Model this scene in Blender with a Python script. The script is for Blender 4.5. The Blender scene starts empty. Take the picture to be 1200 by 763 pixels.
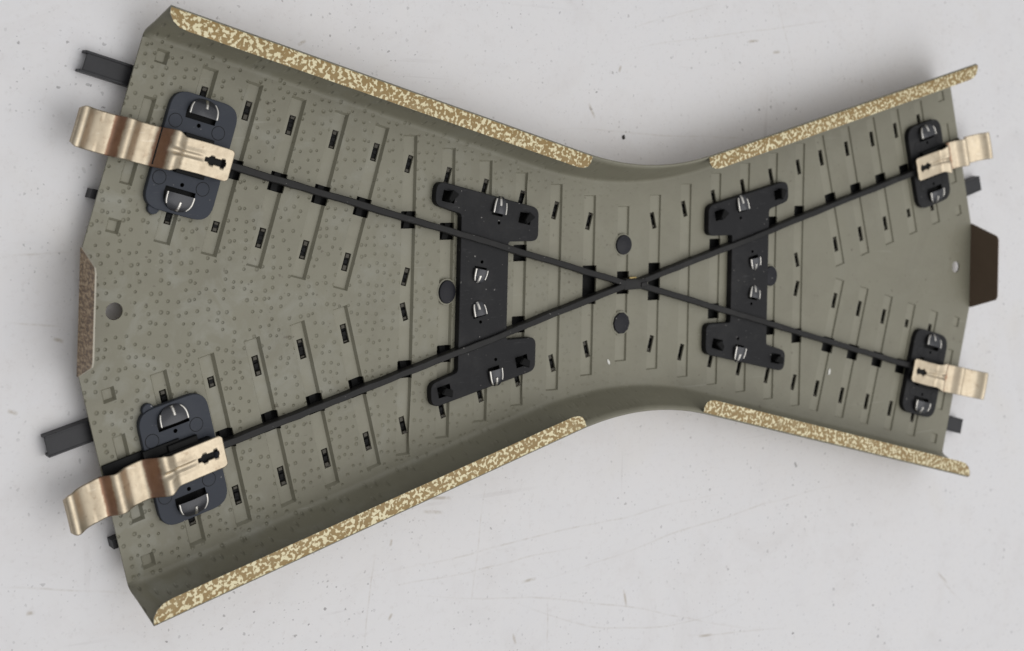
import bpy, bmesh, math, random
from mathutils import Vector, Matrix
from mathutils.geometry import delaunay_2d_cdt

random.seed(7)
scene = bpy.context.scene
COL = scene.collection
MM = 0.001
LIFT = 3.3                                   # plate underside sits this many mm above the table
CA, SA = math.cos(math.radians(15)), math.sin(math.radians(15))
T15 = math.tan(math.radians(15))

# ------------------------------------------------------------------ helpers
def arm(u, v, sx, sy):
    """track coordinates of one arm (u along, v outward) -> plan x, y in mm"""
    return (sx * (u * CA - v * SA), sy * (u * SA + v * CA))

def W(x, y, z):
    return Vector((x * MM, y * MM, (z + LIFT) * MM))

def link(name, bm, mats, parent=None, smooth=None, recalc=True):
    if recalc:
        bmesh.ops.recalc_face_normals(bm, faces=bm.faces[:])
    me = bpy.data.meshes.new(name)
    bm.to_mesh(me); bm.free()
    for m in (mats if isinstance(mats, (list, tuple)) else [mats]):
        me.materials.append(m)
    o = bpy.data.objects.new(name, me)
    COL.objects.link(o)
    if parent: o.parent = parent
    if smooth is not None:
        bm2 = bmesh.new(); bm2.from_mesh(me)
        for f in bm2.faces: f.smooth = True
        for e in bm2.edges:
            if len(e.link_faces) == 2 and e.calc_face_angle(0) > smooth: e.smooth = False
        bm2.to_mesh(me); bm2.free()
    return o

def add_prism(bm, pts, z0, z1, bevel=0.0, mat=0):
    """pts: plan polygon in mm; straight walls, small chamfer on the upper edge"""
    n = len(pts)
    ar = sum(pts[i][0]*pts[(i+1) % n][1] - pts[(i+1) % n][0]*pts[i][1] for i in range(n))
    if ar < 0: pts = pts[::-1]
    loops = [(pts, z0)]
    if bevel > 0:
        loops += [(pts, z1 - bevel), (inset(pts, bevel * 0.3), z1 - bevel * 0.3), (inset(pts, bevel), z1)]
    else:
        loops += [(pts, z1)]
    rings = [[bm.verts.new(W(p[0], p[1], z)) for p in ps] for ps, z in loops]
    fs = [bm.faces.new(rings[0][::-1]), bm.faces.new(rings[-1])]
    for a, b in zip(rings, rings[1:]):
        for i in range(n):
            fs.append(bm.faces.new((a[i], a[(i+1) % n], b[(i+1) % n], b[i])))
    for f in fs: f.material_index = mat
    return fs

def inset(pts, d):
    """inward offset of a CCW polygon"""
    n = len(pts); out = []
    for i in range(n):
        p0, p1, p2 = Vector(pts[i-1]), Vector(pts[i]), Vector(pts[(i+1) % n])
        a = (p1 - p0).normalized(); b = (p2 - p1).normalized()
        na, nb = Vector((-a.y, a.x)), Vector((-b.y, b.x))
        m = (na + nb)
        if m.length < 1e-6: m = na
        m.normalize()
        k = max(0.35, m.dot(na))
        q = p1 + m * (d / k)
        out.append((q.x, q.y))
    return out

def round_poly(pts, r, seg=5):
    n = len(pts); out = []
    rr = r if isinstance(r, (list, tuple)) else [r] * n
    for i in range(n):
        p0, p1, p2 = Vector(pts[i-1]), Vector(pts[i]), Vector(pts[(i+1) % n])
        R = rr[i]
        if R <= 0: out.append(tuple(p1)); continue
        a = (p0 - p1); b = (p2 - p1)
        la, lb = a.length, b.length
        a.normalize(); b.normalize()
        ang = a.angle(b)
        d = min(R / math.tan(ang / 2), la * 0.48, lb * 0.48)
        s, e = p1 + a * d, p1 + b * d
        for k in range(seg + 1):
            t = k / seg
            q = s * (1-t)**2 + p1 * 2*t*(1-t) + e * t*t
            out.append((q.x, q.y))
    return out

def in_poly(p, poly):
    x, y = p; c = False; n = len(poly); j = n - 1
    for i in range(n):
        xi, yi = poly[i]; xj, yj = poly[j]
        if (yi > y) != (yj > y) and x < (xj - xi) * (y - yi) / (yj - yi) + xi: c = not c
        j = i
    return c

class Poly:
    def __init__(s, pts):
        s.p = pts
        xs = [q[0] for q in pts]; ys = [q[1] for q in pts]
        s.b = (min(xs), max(xs), min(ys), max(ys))
    def has(s, q, e=0.0):
        b = s.b
        if q[0] < b[0]-e or q[0] > b[1]+e or q[1] < b[2]-e or q[1] > b[3]+e: return False
        if in_poly(q, s.p): return True
        if e > 0:
            n = len(s.p)
            for i in range(n):
                a, c = Vector(s.p[i]), Vector(s.p[(i+1) % n]); d = c - a
                t = max(0, min(1, (Vector(q) - a).dot(d) / max(d.length_squared, 1e-12)))
                if (a + d*t - Vector(q)).length < e: return True
        return False

def cdt(polys, extra=()):
    vs, es = [], []
    for p in polys:
        k = len(vs); vs += [Vector(q) for q in p]
        es += [(k+i, k+(i+1) % len(p)) for i in range(len(p))]
    vs += [Vector(q) for q in extra]
    r = delaunay_2d_cdt(vs, es, [], 0, 1e-5)
    return r[0], r[2]

# ------------------------------------------------------------------ materials
def new_mat(name):
    m = bpy.data.materials.new(name); m.use_nodes = True
    nt = m.node_tree
    b = nt.nodes['Principled BSDF']
    return m, nt, b

def N(nt, typ, **kw):
    n = nt.nodes.new(typ)
    for k, v in kw.items():
        if k in ('inp',):
            for kk, vv in v.items(): n.inputs[kk].default_value = vv
        else: setattr(n, k, v)
    return n

def coords(nt):
    return N(nt, 'ShaderNodeTexCoord').outputs['Object']

def noise(nt, vec, scale, detail=3, rough=0.55, dist=0.0):
    n = N(nt, 'ShaderNodeTexNoise')
    n.inputs['Scale'].default_value = scale; n.inputs['Detail'].default_value = detail
    n.inputs['Roughness'].default_value = rough; n.inputs['Distortion'].default_value = dist
    nt.links.new(vec, n.inputs['Vector'])
    return n.outputs['Fac']

def ramp(nt, fac, stops, interp='LINEAR'):
    r = N(nt, 'ShaderNodeValToRGB'); cr = r.color_ramp; cr.interpolation = interp
    while len(cr.elements) < len(stops): cr.elements.new(0.5)
    for e, (p, c) in zip(cr.elements, stops):
        e.position = p; e.color = c if len(c) == 4 else (*c, 1)
    nt.links.new(fac, r.inputs['Fac'])
    return r.outputs['Color']

def mixc(nt, fac, a, b, mode='MIX'):
    m = N(nt, 'ShaderNodeMix', data_type='RGBA', blend_type=mode)
    for sock, v in ((m.inputs[0], fac), (m.inputs[6], a), (m.inputs[7], b)):
        if hasattr(v, 'is_linked'): nt.links.new(v, sock)
        elif isinstance(v, (int, float)): sock.default_value = v
        else: sock.default_value = (*v, 1) if len(v) == 3 else v
    return m.outputs[2]

def math_n(nt, op, a, b=0.0, c=0.0, clamp=False):
    m = N(nt, 'ShaderNodeMath', operation=op, use_clamp=clamp)
    for i, v in enumerate((a, b, c)):
        if hasattr(v, 'is_linked'): nt.links.new(v, m.inputs[i])
        else: m.inputs[i].default_value = v
    return m.outputs[0]

def mapping(nt, vec, scale=(1, 1, 1), rot=(0, 0, 0), loc=(0, 0, 0)):
    m = N(nt, 'ShaderNodeMapping')
    m.inputs['Scale'].default_value = scale; m.inputs['Rotation'].default_value = rot
    m.inputs['Location'].default_value = loc
    nt.links.new(vec, m.inputs['Vector'])
    return m.outputs['Vector']

def bump(nt, b, height, strength, dist, prev=None):
    n = N(nt, 'ShaderNodeBump')
    n.inputs['Strength'].default_value = strength; n.inputs['Distance'].default_value = dist
    nt.links.new(height, n.inputs['Height'])
    if prev is not None: nt.links.new(prev, n.inputs['Normal'])
    nt.links.new(n.outputs['Normal'], b.inputs['Normal'])
    return n.outputs['Normal']

OLIVE = (0.202, 0.192, 0.142)
def olive_paint(name, dimples):
    m, nt, b = new_mat(name); co = coords(nt)
    n1 = noise(nt, co, 70, 4, 0.6)
    n2 = noise(nt, co, 420, 3, 0.6)
    c = mixc(nt, n1, tuple(x * 0.90 for x in OLIVE), tuple(x * 1.12 for x in OLIVE))
    c = mixc(nt, math_n(nt, 'MULTIPLY', n2, 0.35), c, (0.180, 0.170, 0.130))
    # handling smudges: greyish greasy wipes, mostly towards the left end of the plate
    sep = N(nt, 'ShaderNodeSeparateXYZ'); nt.links.new(co, sep.inputs[0])
    left = math_n(nt, 'MULTIPLY_ADD', sep.outputs[0], -14.0, -0.15, clamp=True)
    sm = ramp(nt, noise(nt, co, 160, 5, 0.65, 0.6), [(0.50, (0, 0, 0)), (0.68, (1, 1, 1))])
    smf = math_n(nt, 'MULTIPLY', sm, math_n(nt, 'MULTIPLY_ADD', left, 0.55, 0.10))
    c = mixc(nt, smf, c, (0.255, 0.252, 0.212))
    # small chips and dust
    sp = ramp(nt, noise(nt, co, 1500, 2, 0.5), [(0.74, (0, 0, 0)), (0.79, (1, 1, 1))])
    c = mixc(nt, math_n(nt, 'MULTIPLY', sp, 0.5), c, (0.34, 0.33, 0.28))
    for rot_, lo_ in ((0.5, 0.70), (-0.35, 0.71), (1.45, 0.72)):
        sc = ramp(nt, noise(nt, mapping(nt, co, (0.05, 1.5, 1), (0, 0, rot_)), 700, 3, 0.6, 0.2), [(lo_, (0, 0, 0)), (lo_ + 0.04, (1, 1, 1))])
        c = mixc(nt, math_n(nt, 'MULTIPLY', sc, 0.30), c, (0.33, 0.32, 0.27))
    rs = ramp(nt, noise(nt, mapping(nt, co, (1, 1, 1), (0, 0, 0), (3, 1, 0)), 1100, 2, 0.5), [(0.71, (0, 0, 0)), (0.76, (1, 1, 1))])
    c = mixc(nt, math_n(nt, 'MULTIPLY', rs, 0.55), c, (0.075, 0.058, 0.038))
    gr = ramp(nt, noise(nt, mapping(nt, co, (1, 1, 1), (0, 0, 0), (7, 2, 0)), 95, 5, 0.7, 0.5), [(0.48, (0, 0, 0)), (0.70, (1, 1, 1))])
    c = mixc(nt, math_n(nt, 'MULTIPLY', gr, 0.22), c, (0.115, 0.102, 0.074))
    nt.links.new(c, b.inputs['Base Color'])
    ro = math_n(nt, 'MULTIPLY_ADD', smf, -0.12, 0.47)
    ro = math_n(nt, 'ADD', ro, math_n(nt, 'MULTIPLY', n2, 0.10))
    nt.links.new(ro, b.inputs['Roughness'])
    b.inputs['Specular IOR Level'].default_value = 0.45
    nz = bump(nt, b, noise(nt, co, 900, 3, 0.6), 0.25, 0.00006)
    nz = bump(nt, b, noise(nt, co, 140, 3, 0.6), 0.35, 0.00035, nz)
    if dimples:
        v = N(nt, 'ShaderNodeTexVoronoi', feature='F1'); v.inputs['Scale'].default_value = 720; v.voronoi_dimensions = '2D'
        v.inputs['Randomness'].default_value = 0.68
        nt.links.new(co, v.inputs['Vector'])
        keep = N(nt, 'ShaderNodeSeparateColor'); nt.links.new(v.outputs['Color'], keep.inputs[0])
        rad = math_n(nt, 'MULTIPLY_ADD', keep.outputs[0], 0.09, 0.17)
        d = math_n(nt, 'DIVIDE', v.outputs['Distance'], rad)
        h = N(nt, 'ShaderNodeMapRange', interpolation_type='SMOOTHSTEP')
        h.inputs['From Min'].default_value = 0.10; h.inputs['From Max'].default_value = 1.10
        nt.links.new(d, h.inputs['Value'])
        hh = math_n(nt, 'MAXIMUM', h.outputs[0], math_n(nt, 'LESS_THAN', keep.outputs[1], 0.18))
        # the embossing gets shallower towards the middle and right of the plate
        far = math_n(nt, 'MULTIPLY_ADD', sep.outputs[0], -13.0, 0.10, clamp=True)
        dep = math_n(nt, 'MULTIPLY_ADD', far, 0.86, 0.14)
        hh = math_n(nt, 'MULTIPLY', hh, dep)
        bump(nt, b, hh, 1.0, 0.00018, nz)
    return m

def simple(name, col, rough, metal=0.0, var=0.15, nscale=600, bumpd=0.00003, spec=0.5, rvar=0.1):
    m, nt, b = new_mat(name); co = coords(nt)
    n1 = noise(nt, co, nscale, 4, 0.65)
    c = mixc(nt, n1, tuple(x * (1-var) for x in col), tuple(min(1, x * (1+var)) for x in col))
    nt.links.new(c, b.inputs['Base Color'])
    nt.links.new(math_n(nt, 'MULTIPLY_ADD', n1, rvar, rough - rvar / 2), b.inputs['Roughness'])
    b.inputs['Metallic'].default_value = metal
    b.inputs['Specular IOR Level'].default_value = spec
    if bumpd: bump(nt, b, noise(nt, co, nscale * 2.2, 3, 0.6), 0.4, bumpd)
    return m

def plastic(name, col, rough):
    """moulded plastic with dust specks and faint rub marks"""
    m, nt, b = new_mat(name); co = coords(nt)
    n1 = noise(nt, co, 260, 4, 0.6)
    c = mixc(nt, n1, tuple(x * 0.82 for x in col), tuple(x * 1.2 for x in col))
    sc = ramp(nt, noise(nt, mapping(nt, co, (1, 7, 1), (0, 0, 0.6)), 380, 4, 0.7), [(0.62, (0, 0, 0)), (0.74, (1, 1, 1))])
    c = mixc(nt, math_n(nt, 'MULTIPLY', sc, 0.22), c, (0.12, 0.12, 0.125))
    sp = ramp(nt, noise(nt, co, 1900, 1, 0.5), [(0.755, (0, 0, 0)), (0.80, (1, 1, 1))])
    c = mixc(nt, math_n(nt, 'MULTIPLY', sp, 0.45), c, (0.45, 0.43, 0.40))
    du = ramp(nt, noise(nt, co, 130, 5, 0.72), [(0.50, (0, 0, 0)), (0.75, (1, 1, 1))])
    c = mixc(nt, math_n(nt, 'MULTIPLY', du, 0.09), c, (0.16, 0.155, 0.145))
    nt.links.new(c, b.inputs['Base Color'])
    nt.links.new(math_n(nt, 'MULTIPLY_ADD', n1, 0.18, rough - 0.09), b.inputs['Roughness'])
    b.inputs['Specular IOR Level'].default_value = 0.2
    bump(nt, b, noise(nt, co, 700, 3, 0.6), 0.25, 0.00004)
    return m

def bronze_mat():
    """nickel-coloured bronze; brown bands paint in the dark reflections on the steep bends ('wear' attribute)"""
    m, nt, b = new_mat('sprung_bronze'); co = coords(nt)
    n1 = noise(nt, co, 180, 4, 0.6)
    n2 = noise(nt, co, 1100, 3, 0.6)
    c = mixc(nt, n1, (0.49, 0.410, 0.300), (0.60, 0.525, 0.405))
    sp = ramp(nt, noise(nt, co, 900, 3, 0.6), [(0.60, (0, 0, 0)), (0.72, (1, 1, 1))])
    c = mixc(nt, math_n(nt, 'MULTIPLY', sp, 0.45), c, (0.30, 0.21, 0.14))
    tr = ramp(nt, noise(nt, co, 420, 5, 0.7, 0.4), [(0.48, (0, 0, 0)), (0.70, (1, 1, 1))])
    c = mixc(nt, math_n(nt, 'MULTIPLY', tr, 0.40), c, (0.34, 0.265, 0.185))
    for rot_ in (0.3, -0.9, 1.3):
        sc = ramp(nt, noise(nt, mapping(nt, co, (0.06, 1.6, 1), (0, 0, rot_)), 1300, 3, 0.6), [(0.66, (0, 0, 0)), (0.71, (1, 1, 1))])
        c = mixc(nt, math_n(nt, 'MULTIPLY', sc, 0.25), c, (0.75, 0.70, 0.62))
    at = N(nt, 'ShaderNodeAttribute', attribute_name='bend_dark')
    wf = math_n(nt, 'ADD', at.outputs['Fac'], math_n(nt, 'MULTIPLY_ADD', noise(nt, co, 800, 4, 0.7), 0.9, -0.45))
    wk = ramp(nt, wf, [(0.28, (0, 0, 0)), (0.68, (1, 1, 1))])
    band_brown = mixc(nt, n2, (0.190, 0.095, 0.060), (0.330, 0.195, 0.130))
    c = mixc(nt, math_n(nt, 'MULTIPLY', wk, 0.93), c, band_brown)
    nt.links.new(c, b.inputs['Base Color'])
    b.inputs['Metallic'].default_value = 1.0
    nt.links.new(math_n(nt, 'MULTIPLY_ADD', n2, 0.22, 0.36), b.inputs['Roughness'])
    bump(nt, b, noise(nt, co, 1500, 4, 0.7), 0.35, 0.00004)
    return m

def mottled_mat():
    """printed ballast: cream blotches on ochre brown"""
    m, nt, b = new_mat('printed_ballast'); co = coords(nt)
    w = N(nt, 'ShaderNodeTexNoise'); w.inputs['Scale'].default_value = 700; w.inputs['Detail'].default_value = 2
    nt.links.new(co, w.inputs['Vector'])
    add = N(nt, 'ShaderNodeVectorMath', operation='MULTIPLY_ADD')
    nt.links.new(w.outputs['Color'], add.inputs[0]); add.inputs[1].default_value = (0.0003,)*3
    nt.links.new(co, add.inputs[2])
    f = noise(nt, add.outputs[0], 1900, 2.0, 0.45, 0.2)
    k = ramp(nt, f, [(0.505, (0, 0, 0)), (0.575, (1, 1, 1))])
    n2 = noise(nt, co, 500, 3, 0.6)
    br = mixc(nt, n2, (0.230, 0.148, 0.048), (0.320, 0.215, 0.080))
    cr = mixc(nt, n2, (0.660, 0.585, 0.360), (0.790, 0.715, 0.490))
    c = mixc(nt, k, br, cr)
    wr = ramp(nt, noise(nt, co, 230, 5, 0.7), [(0.56, (0, 0, 0)), (0.74, (1, 1, 1))])
    c = mixc(nt, math_n(nt, 'MULTIPLY', wr, 0.40), c, (0.38, 0.31, 0.17))
    nt.links.new(c, b.inputs['Base Color'])
    nt.links.new(math_n(nt, 'MULTIPLY_ADD', n2, 0.15, 0.40), b.inputs['Roughness'])
    bump(nt, b, noise(nt, co, 600, 3, 0.6), 0.3, 0.00006)
    return m

def flap_mat():
    m, nt, b = new_mat('brown_litho'); co = coords(nt)
    f = noise(nt, mapping(nt, co, (1, 1, 0.42)), 2500, 2, 0.6, 0.3)
    c = ramp(nt, f, [(0.36, (0.105, 0.063, 0.032)), (0.50, (0.225, 0.148, 0.080)), (0.64, (0.400, 0.300, 0.185))])
    nt.links.new(c, b.inputs['Base Color'])
    b.inputs['Roughness'].default_value = 0.5
    return m

SCRATCH = [   # x0, y0, x1, y1 (mm on the board), bow, width, strength
    (-39.0, -46.2, 39.1, -65.5, 1.9, 0.22, 0.3),
    (-20.0, -49.3, 36.7, -57.1, -6.1, 0.22, 0.3),
    (-49.3, -42.6, 29.8, -38.5, 0.0, 0.22, 0.3),
    (-41.3, -44.5, -3.0, -43.6, 0.0, 0.22, 0.3),
    (-15.0, -48.8, 63.5, -40.1, 1.2, 0.22, 0.3),
    (-98.9, -35.1, -81.3, -38.7, 0.0, 0.22, 0.3),
    (37.8, 49.9, 43.7, 35.3, 0.0, 0.22, 0.3),
    (2.7, 42.3, 24.0, 48.5, 0.0, 0.22, 0.3),
    (-23.9, -29.9, -26.2, -51.0, 0.0, 0.22, 0.3),
    (-43.7, -37.8, -45.4, -53.1, 0.0, 0.22, 0.3),
    (-12.1, 25.5, 36.4, 24.1, 0.0, 0.22, 0.3),
    (86.1, -62.4, 94.6, -69.1, 0.0, 0.22, 0.3),
    (0.0, 38.6, 58.4, 48.1, 0.0, 0.22, 0.3),
    (-100.0, 7.3, -90.7, 7.4, 0.0, 0.22, 0.3),
    (-99.8, -1.2, -91.0, -2.5, 0.0, 0.22, 0.3),
    (18.3, -62.2, 45.7, -65.6, 0.0, 0.22, 0.3),
    (-11.6, -50.7, -11.3, -59.4, 0.0, 0.22, 0.3),
    (-41.0, -38.3, -40.8, -37.1, 0.0, 0.35, 1.1),
    (-41.0, -49.5, -40.3, -48.4, 0.0, 0.35, 1.1),
    (-34.9, -31.9, -30.2, -32.2, 0.0, 0.35, 1.1),
    (-16.7, -47.8, -13.4, -47.8, 0.0, 0.35, 1.1),
    (4.6, -51.9, 5.2, -55.2, 0.0, 0.35, 1.1),
    (-35.6, -33.9, -31.7, -34.3, 0.0, 0.35, 1.1),
    (0.9, 35.1, 1.4, 36.4, 0.0, 0.35, 1.1),
    (-18.2, -55.3, -17.6, -57.4, 0.0, 0.35, 1.1),
    (-45.0, 6.9, -44.8, 6.8, 0.0, 0.35, 1.1),
    (61.6, 35.5, 61.4, 36.5, 0.0, 0.35, 1.1),
    (30.5, 41.7, 33.7, 42.2, 0.0, 0.35, 1.1),
    (86.3, -61.9, 89.6, -64.5, 0.0, 0.35, 1.1),
    (-58.9, 36.6, -57.5, 37.5, 0.0, 0.35, 1.1),
    (-95.5, -39.1, -94.2, -39.1, 0.0, 0.35, 1.1),
    (37.0, 40.2, 39.2, 40.6, 0.0, 0.35, 1.1),
    (-5.2, 29.8, -3.8, 27.1, 0.0, 0.35, 1.1),
    (-28.1, 5.1, -28.0, 5.0, 0.0, 0.35, 1.1),
    (-98.6, -12.5, -97.1, -13.0, 0.0, 0.35, 1.1),
    (-93.2, -3.8, -91.5, -4.4, 0.0, 0.35, 1.1),
    (21.9, -62.9, 25.4, -63.0, 0.0, 0.35, 1.1),
]
def table_mat():
    m, nt, b = new_mat('white_painted_board'); co = coords(nt)
    base = mixc(nt, noise(nt, co, 18, 4, 0.6), (0.645, 0.641, 0.655), (0.715, 0.712, 0.730))
    c = mixc(nt, noise(nt, co, 160, 4, 0.65), base, (0.705, 0.690, 0.692))
    # yellowish stains in broad patches
    st = ramp(nt, noise(nt, co, 26, 4, 0.6, 0.4), [(0.60, (0, 0, 0)), (0.76, (1, 1, 1))])
    c = mixc(nt, math_n(nt, 'MULTIPLY', st, 0.38), c, (0.640, 0.605, 0.545))
    sm = ramp(nt, noise(nt, mapping(nt, co, (1, 1, 1), (0, 0, 0), (4, 9, 0)), 70, 6, 0.72, 0.6), [(0.50, (0, 0, 0)), (0.72, (1, 1, 1))])
    c = mixc(nt, math_n(nt, 'MULTIPLY', sm, 0.36), c, (0.590, 0.565, 0.560))
    pz = ramp(nt, noise(nt, co, 900, 5, 0.75), [(0.55, (0, 0, 0)), (0.75, (1, 1, 1))])
    c = mixc(nt, math_n(nt, 'MULTIPLY', pz, 0.40), c, (0.50, 0.47, 0.46))
    # faint grain lines and long scratches
    for sc, rot, s, lo, amt in (((0.06, 1.6, 1), 0.06, 260, 0.675, 0.26), ((0.05, 1.4, 1), -0.30, 300, 0.69, 0.30),
                                ((1.5, 0.05, 1), 0.10, 240, 0.70, 0.22), ((0.07, 1.3, 1), 0.42, 210, 0.70, 0.25)):
        g = noise(nt, mapping(nt, co, sc, (0, 0, rot)), s, 3, 0.55, 0.3)
        gk = ramp(nt, g, [(lo, (0, 0, 0)), (lo + 0.035, (1, 1, 1))])
        br = ramp(nt, noise(nt, co, 60, 3, 0.6), [(0.45, (0, 0, 0)), (0.62, (1, 1, 1))])
        gk = math_n(nt, 'MULTIPLY', math_n(nt, 'MULTIPLY', gk, br), amt)
        c = mixc(nt, gk, c, (0.40, 0.37, 0.36))
    # individual long scratches and rubbed lines
    sp2 = N(nt, 'ShaderNodeSeparateXYZ'); nt.links.new(co, sp2.inputs[0])
    wv = math_n(nt, 'MULTIPLY_ADD', noise(nt, co, 45, 2, 0.5), 0.0022, -0.0011)
    gap = ramp(nt, noise(nt, co, 420, 4, 0.75), [(0.42, (0, 0, 0)), (0.66, (1, 1, 1))])
    for (x0, y0, x1, y1, cur, w, amt) in SCRATCH:
        dx, dy = x1 - x0, y1 - y0; L = math.hypot(dx, dy)
        # t along the line, d across it (bowed by cur)
        t = math_n(nt, 'ADD', math_n(nt, 'MULTIPLY_ADD', sp2.outputs[0], dx / L / L * 1000, -(x0*dx + y0*dy) / L / L),
                   math_n(nt, 'MULTIPLY', sp2.outputs[1], dy / L / L * 1000))
        d = math_n(nt, 'ADD', math_n(nt, 'MULTIPLY_ADD', sp2.outputs[0], -dy / L, (x0*dy - y0*dx) / L / 1000),
                   math_n(nt, 'MULTIPLY', sp2.outputs[1], dx / L))
        bow_t = math_n(nt, 'MULTIPLY', t, math_n(nt, 'SUBTRACT', 1.0, t))
        bow = math_n(nt, 'MULTIPLY', bow_t, cur * 4 / 1000)
        d = math_n(nt, 'ABSOLUTE', math_n(nt, 'ADD', math_n(nt, 'SUBTRACT', d, bow), wv))
        mr = N(nt, 'ShaderNodeMapRange'); mr.inputs['From Min'].default_value = w / 1000; mr.inputs['From Max'].default_value = w * 0.2 / 1000
        nt.links.new(d, mr.inputs['Value'])
        inside = math_n(nt, 'MULTIPLY', math_n(nt, 'GREATER_THAN', t, 0.0), math_n(nt, 'LESS_THAN', t, 1.0))
        inside = math_n(nt, 'MULTIPLY', inside, math_n(nt, 'MULTIPLY', bow_t, 3.0, 0.0, True))
        k = math_n(nt, 'MULTIPLY', math_n(nt, 'MULTIPLY', mr.outputs[0], inside), math_n(nt, 'MULTIPLY_ADD', gap, amt * 1.5, amt * 0.35, True))
        c = mixc(nt, k, c, (0.42, 0.375, 0.32))
    clus = ramp(nt, noise(nt, co, 55, 4, 0.7), [(0.38, (0, 0, 0)), (0.58, (1, 1, 1))])
    # fine grit everywhere, a few darker specks
    for scale, thr, keepv, amt in ((1300, 0.22, 0.22, 0.42), (620, 0.15, 0.22, 0.60), (260, 0.070, 0.07, 0.85)):
        v = N(nt, 'ShaderNodeTexVoronoi', feature='F1'); v.inputs['Scale'].default_value = scale
        v.voronoi_dimensions = '2D'
        wob = N(nt, 'ShaderNodeTexNoise'); wob.inputs['Scale'].default_value = scale * 2.2
        nt.links.new(co, wob.inputs['Vector'])
        ad = N(nt, 'ShaderNodeVectorMath', operation='MULTIPLY_ADD')
        nt.links.new(wob.outputs['Color'], ad.inputs[0]); ad.inputs[1].default_value = (0.5 / scale,)*3
        nt.links.new(co, ad.inputs[2]); nt.links.new(ad.outputs[0], v.inputs['Vector'])
        k = N(nt, 'ShaderNodeSeparateColor'); nt.links.new(v.outputs['Color'], k.inputs[0])
        r = math_n(nt, 'MULTIPLY', k.outputs[1], thr)
        on = math_n(nt, 'LESS_THAN', v.outputs['Distance'], r)
        on = math_n(nt, 'MULTIPLY', on, math_n(nt, 'LESS_THAN', k.outputs[0], keepv))
        on = math_n(nt, 'MULTIPLY', on, clus)
        on = math_n(nt, 'MULTIPLY', on, math_n(nt, 'MULTIPLY_ADD', k.outputs[2], amt * 0.8, amt * 0.2))
        c = mixc(nt, on, c, (0.13, 0.12, 0.12))
    nt.links.new(c, b.inputs['Base Color'])
    nt.links.new(math_n(nt, 'MULTIPLY_ADD', noise(nt, co, 90, 3, 0.6), 0.18, 0.42), b.inputs['Roughness'])
    b.inputs['Specular IOR Level'].default_value = 0.3
    bump(nt, b, noise(nt, co, 320, 4, 0.6), 0.25, 0.00012)
    return m

M_OLIVE = olive_paint('olive_paint_dimpled', True)
OLIVE = (0.234, 0.223, 0.169)
M_TIE = olive_paint('olive_paint', False)
M_FLAPIN = simple('dark_brown_paint', (0.125, 0.086, 0.059), 0.5, var=0.12, nscale=300)
M_PRINT = mottled_mat()
M_FLAP = flap_mat()
M_SLATE = plastic('slate_plastic', (0.034, 0.039, 0.051), 0.50)
M_BLACKP = plastic('black_plastic', (0.0095, 0.0095, 0.0110), 0.52)
M_RIVET = plastic('black_rivet', (0.012, 0.012, 0.016), 0.45)
M_BLACK = simple('black_insulation_and_shade', (0.007, 0.007, 0.007), 0.6, var=0.3, spec=0.15)
M_CARD = plastic('blackened_conductor', (0.0125, 0.0120, 0.0120), 0.44)
M_DKSTEEL = simple('dark_steel', (0.040, 0.041, 0.046), 0.27, 0.4, var=0.25)
M_STEEL = simple('bright_sheared_steel', (0.60, 0.58, 0.54), 0.33, 1.0, var=0.15)
M_RAIL = simple('burnished_rail', (0.026, 0.026, 0.029), 0.45, 0.1, var=0.45, nscale=420, spec=0.3)
M_EDGE = simple('worn_edge', (0.42, 0.39, 0.32), 0.6)
M_RUST = simple('lug_steel', (0.035, 0.031, 0.022), 0.40, 0.4, var=0.4)
M_BRONZE = bronze_mat()
M_BRASS = simple('brass', (0.45, 0.34, 0.15), 0.4, 1.0)
M_TABLE = table_mat()
M_FLAKE = simple('white_flake', (0.75, 0.74, 0.70), 0.6)
M_CRUMB = simple('dark_crumb', (0.03, 0.028, 0.027), 0.7)

# ------------------------------------------------------------------ setting
bm = bmesh.new()
bmesh.ops.create_grid(bm, x_segments=1, y_segments=1, size=1.2)
o = link('table_surface', bm, M_TABLE, recalc=False)
o['kind'] = 'structure'
o['label'] = 'scratched and speckled white painted board under the track piece'

# ------------------------------------------------------------------ the track crossing
ROOT = bpy.data.objects.new('track_crossing', None)
COL.objects.link(ROOT)
ROOT['label'] = 'olive metal toy railway crossing lying upside down on a white board'
ROOT['category'] = 'toy track'

UE = 89.7                     # end of each arm
# profile of the side wall, from plate to rim: (v, z, waist blend length)
PROF = [(13.45, 0.0, 18.7), (13.80, 0.05, 18.4), (14.05, 0.20, 18.1), (14.26, 0.50, 17.8), (14.50, 1.05, 17.4),
        (15.1, 2.65, 16.5), (15.9, 4.35, 15.3), (16.6, 5.85, 14.2), (17.15, 7.0, 13.4)]
ST = [i / 60.0 for i in range(61)]
def yrow(v, xt, x):
    c = v / CA; x = abs(x)
    return c + (T15 * (x*x/(2*xt) + xt/2) if x < xt else T15 * x)
def xend(v): return UE * CA - v * SA
def side_rows(sy):
    rows = []
    for v, z, xt in PROF:
        xe = xend(v); row = []
        for i in range(-60, 61):
            s = i / 60.0
            s = math.copysign(abs(s) ** 1.25, s)
            x = s * xe
            row.append((x, sy * yrow(v, xt, x), z))
        rows.append(row)
    return rows

bm = bmesh.new()
key = {}
def V(x, y, z):
    k = (round(x, 3), round(y, 3), round(z, 3))
    if k not in key: key[k] = bm.verts.new(W(x, y, z))
    return key[k]

XF = 90.5                    # fold line of the end flaps
YF = 8.4
top = side_rows(1); bot = side_rows(-1)
outline = [(p[0], p[1]) for p in bot[0]] + [(XF, -YF), (XF, YF)] + [(p[0], p[1]) for p in top[0][::-1]] + [(-XF, YF), (-XF, -YF)]

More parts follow.
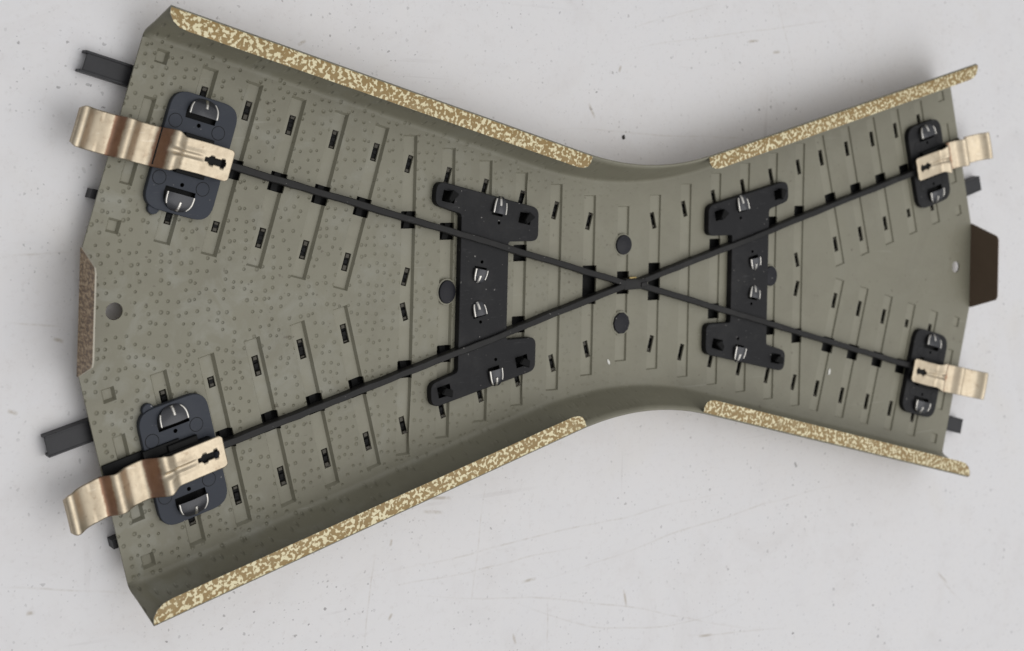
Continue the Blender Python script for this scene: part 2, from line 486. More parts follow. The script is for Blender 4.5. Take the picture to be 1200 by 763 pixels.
def quad_arm(u0, u1, v0, v1, sx, sy):
    return [arm(u0, v0, sx, sy), arm(u1, v0, sx, sy), arm(u1, v1, sx, sy), arm(u0, v1, sx, sy)]

ARMS = [(-1, 1), (-1, -1), (1, 1), (1, -1)]
def relief(x): return max(0.0, min(1.0, (10.0 - x) / 80.0))     # the stamping is deeper towards the left end
tie_out, tie_in = [], []
def add_tie_poly(p):
    n = len(p)
    ar = sum(p[i][0]*p[(i+1) % n][1] - p[(i+1) % n][0]*p[i][1] for i in range(n))
    if ar < 0: p = p[::-1]
    cx = sum(q[0] for q in p) / n
    k = relief(cx)
    tie_out.append(Poly(p)); tie_in.append(Poly(inset(p, 0.12 + 0.20 * k)))
    tie_in[-1].depth = -(0.28 + 0.36 * k)
PITCH = 6.87
for k in range(-6, 7):
    x = k * PITCH + 0.12 * (1 if k >= 0 else -1)
    yt = (12.35 + abs(x) * SA) / CA
    add_tie_poly([(x - 1.2, -yt), (x + 1.2, -yt), (x + 1.2, yt), (x - 1.2, yt)])
ARMU = {7: 51.1, 8: 58.15, 9: 65.3, 10: 72.3, 11: 79.3, 12: 86.4}
for sx, sy in ARMS:
    for k in (7, 8, 9, 10, 11):
        add_tie_poly(quad_arm(ARMU[k] - 1.2, ARMU[k] + 1.2, -12.35, 12.35, sx, sy))
    for a, b_ in ((-12.65, -10.72), (-6.05, 6.05), (10.72, 12.65)):
        add_tie_poly(quad_arm(85.5, 87.3, a, b_, sx, sy))

holes = []
JR = random.Random(5)
lugs = []                      # small lug ends of the rails seen in the slots
SLOT = 1.42
def slot(sx, sy, u, v, L=SLOT, w=0.50):
    u += JR.uniform(-0.06, 0.06); v += JR.uniform(-0.08, 0.08); L *= JR.uniform(0.94, 1.04)
    holes.append(quad_arm(u - w, u + w, v - L, v + L, sx, sy))
    lugs.append((sx, sy, u, v, L))
for sx, sy in ARMS:
    for k in range(1, 7):
        x = k * PITCH - 0.05
        y = (8.25 + x * SA) / CA
        slot(sx, sy, x * CA + y * SA, 8.25, 1.40, 0.46)
    slot(sx, sy, 41.35 * CA + 2.6 * SA, -8.2, 1.35, 0.46)
    for k in (7, 8, 9, 10):
        slot(sx, sy, ARMU[k] - 0.12, 8.25)
        slot(sx, sy, ARMU[k] - 0.12, -8.25, SLOT if k < 10 else 0.8)
    slot(sx, sy, 79.15, 8.55, 1.2); slot(sx, sy, 79.15, -8.55, 1.2)
# square holes where the conductor strips pass over the ties
XS = 1.75                      # the strips cross slightly right of the plate's centre
for sx, sy in ARMS:
    for k in (3, 4, 5, 6):
        x = sx * k * PITCH
        y = sy * (abs(x) * T15 + 0.1)
        x += 0.15 * sx
        holes.append([(x - 1.28, y - 1.3), (x + 1.28, y - 1.3), (x + 1.28, y + 1.3), (x - 1.28, y + 1.3)])
    for k in (7, 8, 9, 10):
        u = ARMU[k] + (0.45 if sx > 0 else -0.1)
        holes.append(quad_arm(u - 1.28, u + 1.28, -1.4, 1.35, sx, sy))
for k in (-1, 1):
    x = k * PITCH + 0.2
    holes.append([(x - 1.3, -3.1), (x + 1.3, -3.1), (x + 1.3, 3.2), (x - 1.3, 3.2)])
holes.append([(-1.0, -1.75), (1.55, -1.75), (1.55, 2.0), (-1.0, 2.0)])
for x, r in ((-86.05, 1.17), (86.05, 1.12)):
    holes.append([(x + r * math.cos(a * math.tau / 24), -0.15 + r * math.sin(a * math.tau / 24)) for a in range(24)])
HOLES = [Poly(h) for h in holes]
DEPTH = -0.42
OUT = Poly(outline)
vs, fs = cdt([outline] + [t.p for t in tie_out] + [t.p for t in tie_in] + [h.p for h in HOLES])
def zed(q):
    for t in tie_in:
        if t.has(q, 0.004): return t.depth
    return 0.0
vz = [zed((q.x, q.y)) for q in vs]
for f in fs:
    c = sum((vs[i] for i in f), Vector((0, 0))) / 3
    c = (c.x, c.y)
    if not OUT.has(c): continue
    if any(h.has(c) for h in HOLES): continue
    try:
        fa = bm.faces.new([V(vs[i].x, vs[i].y, vz[i]) for i in f])
    except ValueError: continue
    fa.material_index = 1 if any(t.has(c) for t in tie_out) else 0
    fa.smooth = False
for rows in (top, bot):
    for a, b_ in zip(rows, rows[1:]):
        for i in range(len(a) - 1):
            q = [V(*a[i]), V(*a[i+1]), V(*b_[i+1]), V(*b_[i])]
            if rows is top: q = q[:]
            try: fa = bm.faces.new(q)
            except ValueError: continue
            fa.smooth = True; fa.material_index = 0
bm.normal_update()
for fa in bm.faces:
    n = fa.normal; c = fa.calc_center_median()
    up = n.z if abs(n.z) > 0.05 else -n.y * (1 if c.y > 0 else -1)
    if up < 0: fa.normal_flip()
bmesh.ops.dissolve_degenerate(bm, dist=1e-7, edges=bm.edges[:])
bed = link('track_bed', bm, [M_OLIVE, M_TIE, M_PRINT], ROOT, recalc=False)
so = bed.modifiers.new('sheet_thickness', 'SOLIDIFY')
so.thickness = 0.34 * MM; so.offset = -1.0; so.material_offset = 2; so.material_offset_rim = 0

# end flaps, bent up square to the plate
for sx in (-1, 1):
    bm = bmesh.new()
    prof = [(-8.35, 0.0), (8.35, 0.0), (8.35, 0.5), (6.3, 6.2), (5.6, 6.55), (-5.6, 6.55), (-6.3, 6.2), (-8.35, 0.5)]
    lean = 0.25
    a = [bm.verts.new(W(sx * (XF + 0.02 + lean * z / 6.5), y, z - 0.2)) for y, z in prof]
    b_ = [bm.verts.new(W(sx * (XF + 0.24 + lean * z / 6.5), y, z - 0.2)) for y, z in prof]
    bm.faces.new(a).material_index = 2; bm.faces.new(b_)
    n = len(a)
    for i in range(n):
        f = bm.faces.new((a[i], a[(i+1) % n], b_[(i+1) % n], b_[i]))
        f.material_index = 1
    link('end_flap', bm, [M_FLAP, M_EDGE if sx < 0 else M_FLAPIN, M_FLAPIN], ROOT)

# printed hems folded in along the rim of each arm
for sx, sy in ARMS:
    pts = [(17.4, 17.15), (89.7, 17.15), (89.55, 16.3), (88.9, 15.3), (87.9, 14.65), (86.6, 14.85), (19.6, 14.85), (18.5, 15.05), (17.75, 15.5)]
    ustations = [17.4, 17.75, 18.5, 19.6] + [19.6 + (86.6 - 19.6) * i / 24 for i in range(1, 25)] + [87.9, 88.9, 89.55, 89.7]
    inn = {17.4: 16.3, 17.75: 15.5, 18.5: 15.05, 19.6: 14.85, 86.6: 14.85, 87.9: 15.0, 88.9: 15.5, 89.55: 16.3, 89.7: 16.9}
    bm = bmesh.new()
    rng = random.Random(3)
    A, B, C_, D_ = [], [], [], []
    for u in ustations:
        vi = inn.get(u, 14.85); zi = 7.02 + rng.uniform(-0.03, 0.03)
        vo = 17.15 + 0.05
        A.append(bm.verts.new(W(*arm(u, vo, sx, sy), 7.08)))
        C_.append(bm.verts.new(W(*arm(u, (vo * 0.85 + vi * 0.15), sx, sy), 7.24)))
        B.append(bm.verts.new(W(*arm(u, vi, sx, sy), zi + 0.12)))
        D_.append((bm.verts.new(W(*arm(u, vi, sx, sy), zi - 0.10)), bm.verts.new(W(*arm(u, vo - 0.02, sx, sy), 6.80))))
    for i in range(len(A) - 1):
        for p, q in ((A, C_), (C_, B)):
            f = bm.faces.new((p[i], p[i+1], q[i+1], q[i])); f.material_index = 0
        f = bm.faces.new((B[i], B[i+1], D_[i+1][0], D_[i][0])); f.material_index = 1
        f = bm.faces.new((D_[i][0], D_[i+1][0], D_[i+1][1], D_[i][1])); f.material_index = 1
        f = bm.faces.new((D_[i][1], D_[i+1][1], A[i+1], A[i])); f.material_index = 0
    for i in (0, -1):
        bm.faces.new((A[i], C_[i], B[i], D_[i][0], D_[i][1])).material_index = 1
    link('rim_hem', bm, [M_PRINT, M_TIE], ROOT, smooth=0.9)

# rails under the plate, resting on the table; lug ends reach up into the slots
def boxuv(bm, u0, u1, v0, v1, z0, z1, sx, sy, mat=0, bevel=0.0):
    add_prism(bm, quad_arm(u0, u1, v0, v1, sx, sy), z0, z1, bevel, mat)
for track in (0, 1):
    for side in (1, -1):
        bm = bmesh.new()
        # track 0: upper left to lower right; track 1: lower left to upper right
        halves = ((-1, 1), (1, -1)) if track == 0 else ((-1, -1), (1, 1))
        d = 0.06 * track
        for i, (sx, sy) in enumerate(halves):
            sg = side if i == 0 else -side
            v0 = 8.25 * sg
            tongued = (v0 > 0) == (sx * sy < 0)
            ue = 89.2 if tongued else 90.05
            boxuv(bm, 0.0, 89.2, v0 - 1.15, v0 + 1.15, -1.35, -0.98 - d, sx, sy, 2)
            boxuv(bm, 0.0, ue, v0 - 0.62, v0 + 0.62, -LIFT + d + 0.01, -1.35, sx, sy)
        for sx, sy, u, v, L in lugs:
            if (sx, sy) not in halves: continue
            sg = side if (sx, sy) == halves[0] else -side
            if v * sg < 0: continue
            w = 0.34
            boxuv(bm, u - w, u + w, v - L + 0.1, v - L + JR.uniform(0.4, 0.9), -1.0, -0.62, sx, sy, 1, 0.1)
            boxuv(bm, u - w, u + w, v + L - JR.uniform(0.4, 0.8), v + L - 0.1, -1.0, JR.uniform(-0.75, -0.5), sx, sy, 1, 0.1)
            boxuv(bm, u - w, u + w, v - 0.3, v + 0.35, -1.0, -0.72, sx, sy, 2, 0.1)
        link('rail', bm, [M_RAIL, M_RUST, M_BLACK], ROOT)
    bm = bmesh.new()
    halves = ((-1, 1), (1, -1)) if track == 0 else ((-1, -1), (1, 1))
    for sx, sy in halves:
        boxuv(bm, 0.0, 84.5, -2.6, 2.6, -2.3 + 0.1 * track, -1.15 - 0.12 * track, sx, sy)
        # stud ends showing in the square holes
        for k in (5, 6, 7, 8, 9, 10):
            u = ARMU.get(k, k * PITCH / CA)
            boxuv(bm, u - 0.75, u + 0.35, -1.5, 1.5, -1.2, -0.75, sx, sy, 0, 0.1)
    link('stud_strip', bm, M_BLACK, ROOT)

# rail tongues reaching out past each end
for (sx, sy), v0, ul, tz, dp in (((-1, 1), 8.1, 95.9, -1.5, 0.2), ((-1, -1), -7.45, 95.2, -1.6, 0.02), ((1, 1), -8.75, 96.3, -1.5, 0.02), ((1, -1), 8.0, 96.2, -1.5, 0.02)):
    bm = bmesh.new()
    z0 = -LIFT + 0.15
    boxuv(bm, 83.0, ul - (0.25 if dp > 0.1 else -0.06), v0 - 1.38, v0 + 1.38, tz - dp - 0.3, tz - dp, sx, sy, 0, 0.05)
    for s in (-1, 1):
        e = (0.05 if s > 0 else 0.2) if dp > 0.1 else 0.02
        boxuv(bm, 83.0, ul + e, v0 + s * 1.30 - 0.17, v0 + s * 1.30 + 0.17, z0, tz + 0.05, sx, sy, 0, 0.08)
    link('rail_tongue', bm, M_RAIL, ROOT)

# ------------------------------------------------------------------ insulators with fixing tabs
def plate_with_holes(bm, outer, holes, z0, z1, bevel, mat=0):
    n = len(outer)
    ar = sum(outer[i][0]*outer[(i+1) % n][1] - outer[(i+1) % n][0]*outer[i][1] for i in range(n))
    if ar < 0: outer = outer[::-1]
    o1, o2 = inset(outer, bevel * 0.3), inset(outer, bevel)
    loops = [(outer, z0), (outer, z1 - bevel), (o1, z1 - bevel * 0.3), (o2, z1)]
    rings = [[bm.verts.new(W(p[0], p[1], z)) for p in ps] for ps, z in loops]
    for a, b in zip(rings, rings[1:]):
        for i in range(n):
            bm.faces.new((a[i], a[(i+1) % n], b[(i+1) % n], b[i])).material_index = mat
    v2, f2 = cdt([o2] + holes)
    P2 = Poly(o2); HP = [Poly(h) for h in holes]
    tv = {}
    for f in f2:
        c = sum((v2[i] for i in f), Vector((0, 0))) / 3
        if not P2.has((c.x, c.y)) or any(h.has((c.x, c.y)) for h in HP): continue
        for i in f:
            if i not in tv: tv[i] = bm.verts.new(W(v2[i].x, v2[i].y, z1))
        bm.faces.new([tv[i] for i in f]).material_index = mat
    for h in holes:
        m = len(h)
        a = [bm.verts.new(W(p[0], p[1], z1)) for p in h]; b = [bm.verts.new(W(p[0], p[1], z0 + 0.12)) for p in h]
        for i in range(m):
            bm.faces.new((a[i], b[i], b[(i+1) % m], a[(i+1) % m])).material_index = 1
        bm.faces.new(b).material_index = 1  # hole walls and floor black: shade of the deep holes painted in
    bmesh.ops.remove_doubles(bm, verts=bm.verts[:], dist=1e-7)

def hood_tab(parent, fr, wid, length, zb, zt, tilt=0.0, mark=True):
    """bent steel lug: fr(a, b) -> plan point, a across, b outward from the slot edge"""
    bm = bmesh.new()
    na, nb = 14, 12
    g = []
    for j in range(nb + 1):
        t = j / nb
        row = []
        hw = wid * math.sqrt(max(0.0, 1 - (t * 0.97) ** 3.2))
        for i in range(na + 1):
            s = -1 + 2 * i / na
            z = zb + (zt - zb) * math.sqrt(max(0, 1 - (t * 0.985) ** 2)) * (1 - 0.25 * s * s) + tilt * s
            p = fr(s * hw, t * length)
            row.append(bm.verts.new(W(p[0], p[1], z)))
        g.append(row)
    for j in range(nb):
        for i in range(na):
            f = bm.faces.new((g[j][i], g[j][i+1], g[j+1][i+1], g[j+1][i])); f.smooth = True
    # bright sheared edges left and right, running down to the tip
    for side in (0, 1):
        prev = None
        for j in range(0, nb + 1):
            t = j / nb
            hw = wid * math.sqrt(max(0.0, 1 - (t * 0.97) ** 3.2))
            sg = -1 if side == 0 else 1
            z = zb + (zt - zb) * math.sqrt(max(0, 1 - (t * 0.985) ** 2)) * 0.75 + tilt * sg
            w0 = 0.26 if side == 1 else 0.34
            ring = []
            for da, dz in ((-w0 * 0.6, 0.02), (-w0 * 0.2, 0.16), (w0 * 0.4, 0.08), (w0 * 0.5, -0.25), (-w0 * 0.5, -0.25)):
                p = fr(sg * (hw + da), t * length + 0.02)
                ring.append(bm.verts.new(W(p[0], p[1], z + dz)))
            if prev and j <= (nb - 2 if side == 0 else nb - 4):
                for i in range(5):
                    f = bm.faces.new((prev[i], prev[(i+1) % 5], ring[(i+1) % 5], ring[i]))
                    f.material_index = 1; f.smooth = True
            prev = ring
    if mark:
        prev = None
        for k in range(5):
            t = 0.45 + 0.13 * k
            z = zb + (zt - zb) * math.sqrt(max(0, 1 - (t * 0.985) ** 2)) + 0.02
            ring = []
            for da, dz in ((-0.22, 0.0), (-0.1, 0.10), (0.12, 0.10), (0.22, 0.0)):
                p = fr(da - 0.15, t * length); ring.append(bm.verts.new(W(p[0], p[1], z + dz)))
            if prev:
                for i in range(3):
                    f = bm.faces.new((prev[i], prev[i+1], ring[i+1], ring[i])); f.material_index = 1
            prev = ring
    loose = [v for v in bm.verts if not v.link_faces]
    bmesh.ops.delete(bm, geom=loose, context='VERTS')
    return link('fixing_tab', bm, [M_DKSTEEL, M_STEEL], parent)

def disc(bm, cx, cy, r, z0, z1, bevel=0.1, n=18, mat=0, ry=None):
    ry = ry or r
    add_prism(bm, [(cx + r * math.cos(k * math.tau / n), cy + ry * math.sin(k * math.tau / n)) for k in range(n)], z0, z1, bevel, mat)

for sx, sy in ARMS:
    bm = bmesh.new()
    U0, U1, VV = 73.9, 83.85, 8.15
    outer = round_poly(quad_arm(U0, U1, -VV, VV, sx, sy), [2.5, 2.5, 2.5, 2.5], 7)
    hl = []
    for s in (1, -1):
        pts = [(81.35, 4.75)] + [(79.15 + 2.25 * math.cos(a), 5.6 + 2.25 * math.sin(a)) for a in [math.pi * i / 10 for i in range(11)]] + [(76.95, 4.75)]
        hl.append([arm(u, s * v, sx, sy) for u, v in pts])
    for s in (1, -1):
        hl.append([arm(79.15 + 0.3 * math.cos(a * math.tau / 10), s * 4.15 + 0.3 * math.sin(a * math.tau / 10), sx, sy) for a in range(10)])
    plate_with_holes(bm, outer, hl, 0.02, 1.0, 0.10)
    # raised saddle under the spring and the little ejector circles
    boxuv(bm, 76.6, 80.9, -2.75, 2.75, 0.95, 1.75, sx, sy, 1, 0.15)
    boxuv(bm, 75.0, 82.0, -1.9, 1.9, 0.95, 2.1, sx, sy, 1, 0.15)
    for u in (76.15, 82.55):
        for v in (-3.95, 3.95):
            p = arm(u, v, sx, sy); disc(bm, p[0], p[1], 0.90, 0.9, 1.02, 0.0)
            ra = [[bm.verts.new(W(p[0] + r * math.cos(t * math.tau / 24), p[1] + r * math.sin(t * math.tau / 24), 1.008)) for t in range(24)] for r in (0.90, 0.99)]
            for t in range(24):
                bm.faces.new((ra[0][t], ra[0][(t+1) % 24], ra[1][(t+1) % 24], ra[1][t])).material_index = 1
    if sx < 0:
        p = arm(82.0, -8.1, sx, sy); disc(bm, p[0], p[1], 0.85, 0.02, 0.75, 0.15, 12)
    ins = link('insulator_plate', bm, [M_SLATE if sx < 0 else M_BLACKP, M_BLACK], ROOT, smooth=0.3)
    for s in (1, -1):
        fr = (lambda a, b, s=s: arm(79.15 + a * (1 if s > 0 else 0.97), s * (5.45 + b), sx, sy))
        hood_tab(ins, fr, 2.0, 2.35, 0.9, 2.0 if s > 0 else 1.9)

# ------------------------------------------------------------------ bronze contact springs
PROFILE = [(73.55, 2.36), (74.4, 2.42), (77.0, 2.42), (79.6, 2.40), (80.6, 2.40), (81.3, 2.78), (82.0, 3.12), (82.6, 3.05), (83.1, 2.55),
           (83.7, 1.75), (84.3, 1.10), (84.9, 0.86), (85.8, 0.98), (86.9, 1.20), (87.5, 1.62), (88.1, 2.14), (88.65, 2.34), (89.15, 2.20),
           (89.7, 1.62), (90.25, 1.10), (90.9, 1.04), (92.2, 1.42), (93.5, 1.90), (94.2, 2.44), (94.75, 2.98), (95.3, 3.12), (95.75, 2.84), (95.95, 2.40)]
def spring(sx, sy, pad_off, tip_off, lift, scale_tip=1.0):
    bm = bmesh.new()
    us = []
    import bisect
    pu = [p[0] for p in PROFILE]
    def zat(u):
        i = min(max(bisect.bisect(pu, u) - 1, 0), len(PROFILE) - 2)
        # smooth cubic (Catmull-Rom) through the profile
        p0, p1, p2, p3 = PROFILE[max(i-1, 0)], PROFILE[i], PROFILE[i+1], PROFILE[min(i+2, len(PROFILE)-1)]
        t = (u - p1[0]) / (p2[0] - p1[0])
        m1 = (p2[1]-p0[1]) / max(p2[0]-p0[0], 1e-6) * (p2[0]-p1[0])
        m2 = (p3[1]-p1[1]) / max(p3[0]-p1[0], 1e-6) * (p2[0]-p1[0])
        return (2*t**3-3*t**2+1)*p1[1] + (t**3-2*t**2+t)*m1 + (-2*t**3+3*t**2)*p2[1] + (t**3-t**2)*m2
    slots = [74.45, 74.6, 75.2, 75.35, 76.2, 76.35, 76.9, 77.05, 77.6]
    us = sorted(set([round(73.55 + 0.2 * i, 3) for i in range(113) if 73.55 + 0.2 * i < 95.95] + slots + [95.95, 73.7]))
    vn = sorted([-1.0, -0.93, -0.84, -0.7, -0.56, -0.42, 0.42, 0.56, 0.7, 0.84, 0.93, 1.0] + [-0.27, -0.20, -0.12, -0.04, 0.04, 0.12, 0.20, 0.27])
    def halfw(u):
        w = 2.22 if u < 81.0 else 2.22 + (2.72 - 2.22) * min(1, (u - 81.0) / 1.2)
        if u < 74.1: w -= 0.45 * (1 - (u - 73.55) / 0.55) ** 2
        if u > 95.2: w -= 0.5 * ((u - 95.2) / 0.75) ** 2
        return w * (1.0 + (scale_tip - 1.0) * max(0, (u - 82) / 14))
    rows = []; dark_rows = []
    bands = ((83.75, 0.75), (90.0, 0.6)) if sx < 0 else ((84.5, 0.95), (90.2, 0.35))  # brown bands imitate dark reflections on the steep faces, set per side
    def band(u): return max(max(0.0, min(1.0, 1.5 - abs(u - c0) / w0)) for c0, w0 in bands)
    for u in us:
        row = []; wr = []
        off = pad_off + (tip_off - pad_off) * max(0, min(1, (u - 78) / 17))
        for s in vn:
            v = s * halfw(u)
            z = zat(u) + lift * max(0.3, min(1, (u - 70) / 12))
            if 77.6 < u < 82.6:                       # stiffening rib behind the slot
                e = math.sin(math.pi * (u - 77.6) / 5.0) ** 0.5
                d = abs(s) * 2.22
                z += 0.20 * e * math.exp(-((d - 0.52) / 0.17) ** 2) - 0.16 * e * math.exp(-(d / 0.3) ** 2)
            if 81.3 < u < 83.4:                       # dent in the first bend
                z -= 0.38 * math.exp(-((v) / 0.45) ** 2) * math.sin(math.pi * (u - 81.3) / 2.1)
            if 92.2 < u: z -= 0.10 * s * s
            row.append(bm.verts.new(W(*arm(u, v + off, sx, sy), z)))
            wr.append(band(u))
        rows.append(row); dark_rows.append(wr)
    for i in range(len(us) - 1):
        um = (us[i] + us[i+1]) / 2
        for j in range(len(vn) - 1):
            sm = (vn[j] + vn[j+1]) / 2
            wlim = 0.0
            if 74.45 < um < 74.6: wlim = 0.13
            elif 74.6 <= um < 75.2: wlim = 0.28
            elif 75.2 <= um < 75.35: wlim = 0.205
            elif 75.35 <= um < 76.2: wlim = 0.205
            elif 76.2 <= um < 76.9: wlim = 0.28
            elif 76.9 <= um < 77.05: wlim = 0.205
            elif 77.05 <= um < 77.6: wlim = 0.13
            if abs(sm) < wlim: continue
            f = bm.faces.new((rows[i][j], rows[i+1][j], rows[i+1][j+1], rows[i][j+1]))
            f.smooth = True
    bend_dark = [w for r in dark_rows for w in r]
    bm.verts.index_update()
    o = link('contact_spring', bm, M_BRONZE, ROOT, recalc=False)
    me = o.data
    at = me.attributes.new('bend_dark', 'FLOAT', 'POINT')
    for i, w in enumerate(bend_dark): at.data[i].value = w
    up = sum(1 if p.normal.z > 0 else -1 for p in me.polygons)
    if up < 0: me.flip_normals()
    m = o.modifiers.new('strip_thickness', 'SOLIDIFY'); m.thickness = 0.28 * MM; m.offset = -1
    return o
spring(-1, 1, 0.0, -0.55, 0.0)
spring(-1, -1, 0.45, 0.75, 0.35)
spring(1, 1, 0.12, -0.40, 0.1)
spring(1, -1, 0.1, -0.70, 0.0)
# black insulating strip under each spring
for (sx, sy), va, vb in (((-1, 1), -2.5, 2.2), ((-1, -1), -3.0, 2.2), ((1, 1), -2.2, 2.5), ((1, -1), -2.6, 2.2)):
    bm = bmesh.new()
    boxuv(bm, 83.4, 89.5, va, vb, 0.03, 0.45, sx, sy, 0, 0.1)
    boxuv(bm, 79.0, 84.2, va - 0.1, vb + 0.3, 0.9, 1.35, sx, sy, 0, 0.1)
    link('insulating_strip', bm, M_BLACK, ROOT, smooth=0.7)

# ------------------------------------------------------------------ conductor strips crossing in an X
def arm_x(u, v, sx, sy):
    return arm(u, v + (0.15 if sx < 0 else -0.55), sx, sy)
for track, halves in ((0, ((-1, 1), (1, -1))), (1, ((-1, -1), (1, 1)))):
    bm = bmesh.new()
    for sx, sy in halves:
        ends = 77.0
        u_in = -0.9 if sx < 0 else 2.2
        us = [u_in + (ends - u_in) * i / 40 for i in range(41)]
        rng = random.Random(13 + track * 4 + sx)
        prev = None
        for u in us:
            w = 0.50 + rng.uniform(-0.03, 0.03)
            wob = rng.uniform(-0.05, 0.05)
            up = 0.35 * math.exp(-((u - 29.0) / 7.0) ** 4)
            zt = 1.42 + up + rng.uniform(-0.03, 0.03)
            prof = [(-w, 0.02), (-w, zt - 0.09), (-w * 0.80, zt - 0.01), (0.0, zt), (w * 0.80, zt - 0.01), (w, zt - 0.09), (w, 0.02)]
            ring = [bm.verts.new(W(*arm_x(u, v + wob, sx, sy), z - 0.03 * track)) for v, z in prof]
            if prev:
                for i in range(len(ring)):
                    k = (i + 1) % len(ring)
                    bm.faces.new((prev[i], prev[k], ring[k], ring[i]))
            else: bm.faces.new(ring)
            prev = ring
        bm.faces.new(prev)
    link('conductor_strip', bm, M_CARD, ROOT, smooth=0.35)
bm = bmesh.new()
add_prism(bm, round_poly([(-2.3, -0.95), (2.6, -0.85), (2.6, 0.75), (-2.0, 0.95)], 0.4), 0.05, 1.45, 0.2)
for v in list(bm.verts): v.co.x += XS * MM
add_prism(bm, [(XS - 0.7, 0.8), (XS + 0.8, 0.85), (XS + 0.8, 1.12), (XS - 0.7, 1.08)], 0.3, 0.85, 0.08, 1)
add_prism(bm, round_poly([(XS + 1.2, -0.55), (XS + 2.6, -0.5), (XS + 2.5, 0.3), (XS + 1.3, 0.25)], 0.2), 1.3, 1.62, 0.12)
link('centre_joint', bm, [M_CARD, M_BRASS], ROOT, smooth=0.6)

# ------------------------------------------------------------------ black brackets
for sx in (-1, 1):
    P = [(18.1, 12.75), (18.1, 7.55), (23.75, 7.6), (23.75, -7.6), (18.1, -7.55), (18.1, -12.75), (37.2, -17.15), (37.45, -13.45),
         (32.65, -12.0), (32.65, 12.0), (37.45, 13.45), (37.2, 17.15)]
    R = [1.5, 1.2, 0.4, 0.4, 1.2, 1.5, 1.4, 1.4, 0.7, 0.7, 1.4, 1.4]
    outer = round_poly([(sx * x, y) for x, y in P], R, 5)
    bm = bmesh.new()
    def rot_rect(cx, cy, hx, hy, a):
        c, s = math.cos(a), math.sin(a)
        return [(cx + x * c - y * s, cy + x * s + y * c) for x, y in ((-hx, -hy), (hx, -hy), (hx, hy), (-hx, hy))]
    hl = []
    pegs = []
    for sy in (1, -1):
        a = -sx * sy * 0.0 + sx * sy * math.radians(12)
        for x, y in ((35.0, 14.65), (20.75, 11.15)):
            hl.append(rot_rect(sx * x, sy * y, 1.15, 0.85, a)); pegs.append((sx * x, sy * y, a))
        hl.append(rot_rect(sx * 26.0, sy * 12.2, 1.05, 0.55, a))
        hl.append(rot_rect(sx * 29.0, sy * 3.3, 1.15, 0.55, a))
        for x, y in ((25.7, 10.55), (28.7, 4.6)):
            hl.append([(sx * x + 0.28 * math.cos(t * math.tau / 9), sy * y + 0.28 * math.sin(t * math.tau / 9)) for t in range(9)])
    plate_with_holes(bm, outer, hl, 0.02, 1.15, 0.12)
    br = link('bracket', bm, [M_BLACKP, M_BLACK], ROOT, smooth=0.3)
    rng = random.Random(21 + sx)
    for (x, y, a) in pegs:
        bm = bmesh.new()
        a2 = a + rng.uniform(0.3, 0.9) * (1 if y > 0 else -1)
        # twisted lug: a short wedge standing out of its square hole
        c, s = math.cos(a2), math.sin(a2)
        def q(px, py): return (x + px * c - py * s, y + px * s + py * c)
        base = [q(-1.0, -0.35), q(0.9, -0.45), q(1.0, 0.4), q(-0.9, 0.3)]
        tp = [q(-0.6, -0.75), q(1.15, -0.35), q(0.85, 0.8), q(-0.8, 0.3)]
        vb = [bm.verts.new(W(*p, 0.2)) for p in base]
        vt = [bm.verts.new(W(*p, 1.95 + 0.5 * (i % 2))) for i, p in enumerate(tp)]
        bm.faces.new(vt); bm.faces.new(vb)
        for i in range(4): bm.faces.new((vb[i], vb[(i+1) % 4], vt[(i+1) % 4], vt[i]))
        bmesh.ops.bevel(bm, geom=bm.edges[:], offset=0.12 * MM, segments=2, affect='EDGES')
        link('twisted_lug', bm, M_BLACK, br)
    for sy in (1, -1):
        a = sx * sy * math.radians(12)
        c, s = math.cos(a), math.sin(a)
        def fr(aa, b, sy=sy, c=c, s=s, x0=sx * 26.0, y0=sy * 12.0):
            px, py = aa, sy * b
            return (x0 + px * c - py * s, y0 + px * s + py * c)
        hood_tab(br, fr, 1.05, 2.7, 1.05, 1.95, 0.12, True)
        def fr2(aa, b, sy=sy, c=c, s=s, x0=sx * 29.0, y0=sy * 3.5):
            px, py = aa, -sy * b
            return (x0 + px * c - py * s, y0 + px * s + py * c)
        hood_tab(br, fr2, 1.0, 2.2, 1.05, 1.9, 0.12, True)

# ------------------------------------------------------------------ rivets
for x, y, rx, ry, n in ((-34.3, 0.15, 1.5, 1.8, 20), (34.3, 0.0, 1.5, 1.8, 20), (0.15, 6.43, 1.65, 1.65, 20), (0.0, -6.5, 1.7, 1.8, 10)):
    bm = bmesh.new()
    disc(bm, x, y, rx + 0.22, -0.6, 0.06, 0.05, 20, 1, ry + 0.22)
    disc(bm, x, y, rx, -0.5, 0.42, 0.22, n, 0, ry)
    link('rivet', bm, [M_RIVET, M_TIE], ROOT, smooth=0.5)

# ------------------------------------------------------------------ loose bits
def fleck(name, mat, x, y, z, size, label, cat, ang, elong=2.2):
    bm = bmesh.new()
    bmesh.ops.create_icosphere(bm, subdivisions=2, radius=1.0)
    rng = random.Random(int(x * 10))
    for v in bm.verts:
        v.co *= rng.uniform(0.75, 1.2)
        v.co = Vector((v.co.x * size * elong, v.co.y * size, v.co.z * size * 0.45)) * MM
    o = link(name, bm, mat)
    o.location = W(x, y, z + size * 0.35); o.rotation_euler = (0, 0, ang)
    o['label'] = label; o['category'] = cat
fleck('paint_flake', M_FLAKE, -2.4, -12.75, 0.0, 0.2, 'tiny white flake on the olive plate below the lower middle rivet', 'flake', 2.0, 2.6)
fleck('paint_flake', M_FLAKE, 50.1, -18.3, 0.0, 0.24, 'tiny white flake on the olive plate below the lower right black strip', 'flake', 1.2, 2.8)
fleck('crumb', M_CRUMB, 2.4, 24.2, -LIFT, 0.3, 'tiny black crumb on the white board above the narrow waist', 'crumb', 1.3, 1.3)

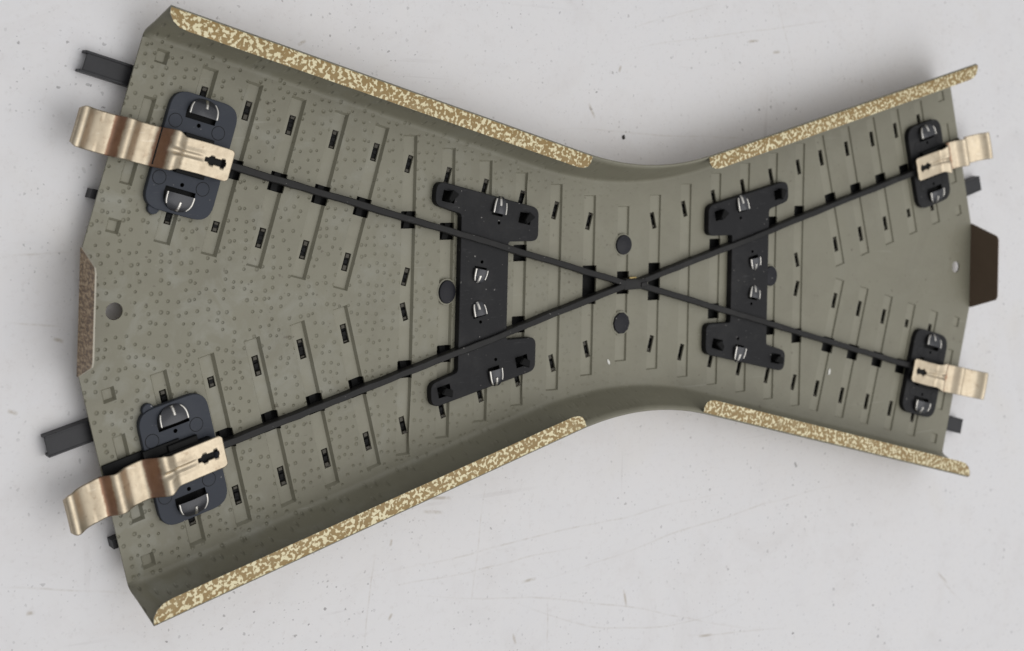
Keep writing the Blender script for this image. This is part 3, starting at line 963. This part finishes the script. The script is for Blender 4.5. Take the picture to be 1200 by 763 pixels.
# ------------------------------------------------------------------ camera (solved from the photograph)
CAMLOC = (-153.8695262, 24.82388606, 186.47645954)
R0 = (0.8180321773386031, 0.024107464613976972, 0.5746670227084116)
R1 = (0.027491578517839236, -0.9996181126872277, 0.002800338947744241)
R2 = (0.5745150737354604, 0.013507736209691888, -0.8183825334849391)
cam = bpy.data.cameras.new('camera')
co = bpy.data.objects.new('camera', cam); COL.objects.link(co)
rm = Matrix(((R0[0], -R1[0], -R2[0]), (R0[1], -R1[1], -R2[1]), (R0[2], -R1[2], -R2[2]))).to_4x4()
co.matrix_world = Matrix.Translation(W(*CAMLOC)) @ rm
cam.sensor_fit = 'HORIZONTAL'; cam.sensor_width = 36.0
cam.lens = 1704.9586832 / 1200.0 * 36.0
cam.shift_x = 0.0
cam.shift_y = -251.129 / 1200.0
cam.clip_start = 0.005; cam.clip_end = 50.0
cam.dof.use_dof = True
cam.dof.focus_distance = 0.209
cam.dof.aperture_fstop = 40.0
scene.camera = co

# ------------------------------------------------------------------ light: soft daylight from a window at the lower right
world = bpy.data.worlds.new('World'); scene.world = world; world.use_nodes = True
bg = world.node_tree.nodes['Background']
wt = world.node_tree
tc = wt.nodes.new('ShaderNodeTexCoord'); sx_ = wt.nodes.new('ShaderNodeSeparateXYZ')
wt.links.new(tc.outputs['Generated'], sx_.inputs[0])
# an overcast sky: dim at the horizon, bright overhead, brighter on the right where the light comes from
hz = math_n(wt, 'MULTIPLY_ADD', sx_.outputs[0], 0.22, sx_.outputs[2])
wc = ramp(wt, hz, [(0.0, (0.15, 0.15, 0.155)), (0.30, (0.29, 0.29, 0.30)), (0.62, (0.70, 0.71, 0.72)), (0.95, (1.0, 1.0, 1.0))])
wt.links.new(wc, bg.inputs['Color']); bg.inputs['Strength'].default_value = 0.93

def area(name, loc, target, size, sy, power, col):
    l = bpy.data.lights.new(name, 'AREA'); l.shape = 'RECTANGLE'; l.size = size; l.size_y = sy
    l.energy = power; l.color = col
    o = bpy.data.objects.new(name, l); COL.objects.link(o)
    o.location = loc
    d = Vector(target) - Vector(loc)
    o.rotation_euler = d.to_track_quat('-Z', 'Y').to_euler()
    return o
area('window_light', (0.38, -0.34, 1.10), (0, 0, 0), 1.1, 1.1, 5.2, (1.0, 0.985, 0.96))

vs_ = scene.view_settings
vs_.view_transform = 'Standard'; vs_.look = 'None'; vs_.exposure = 0.0; vs_.gamma = 1.0
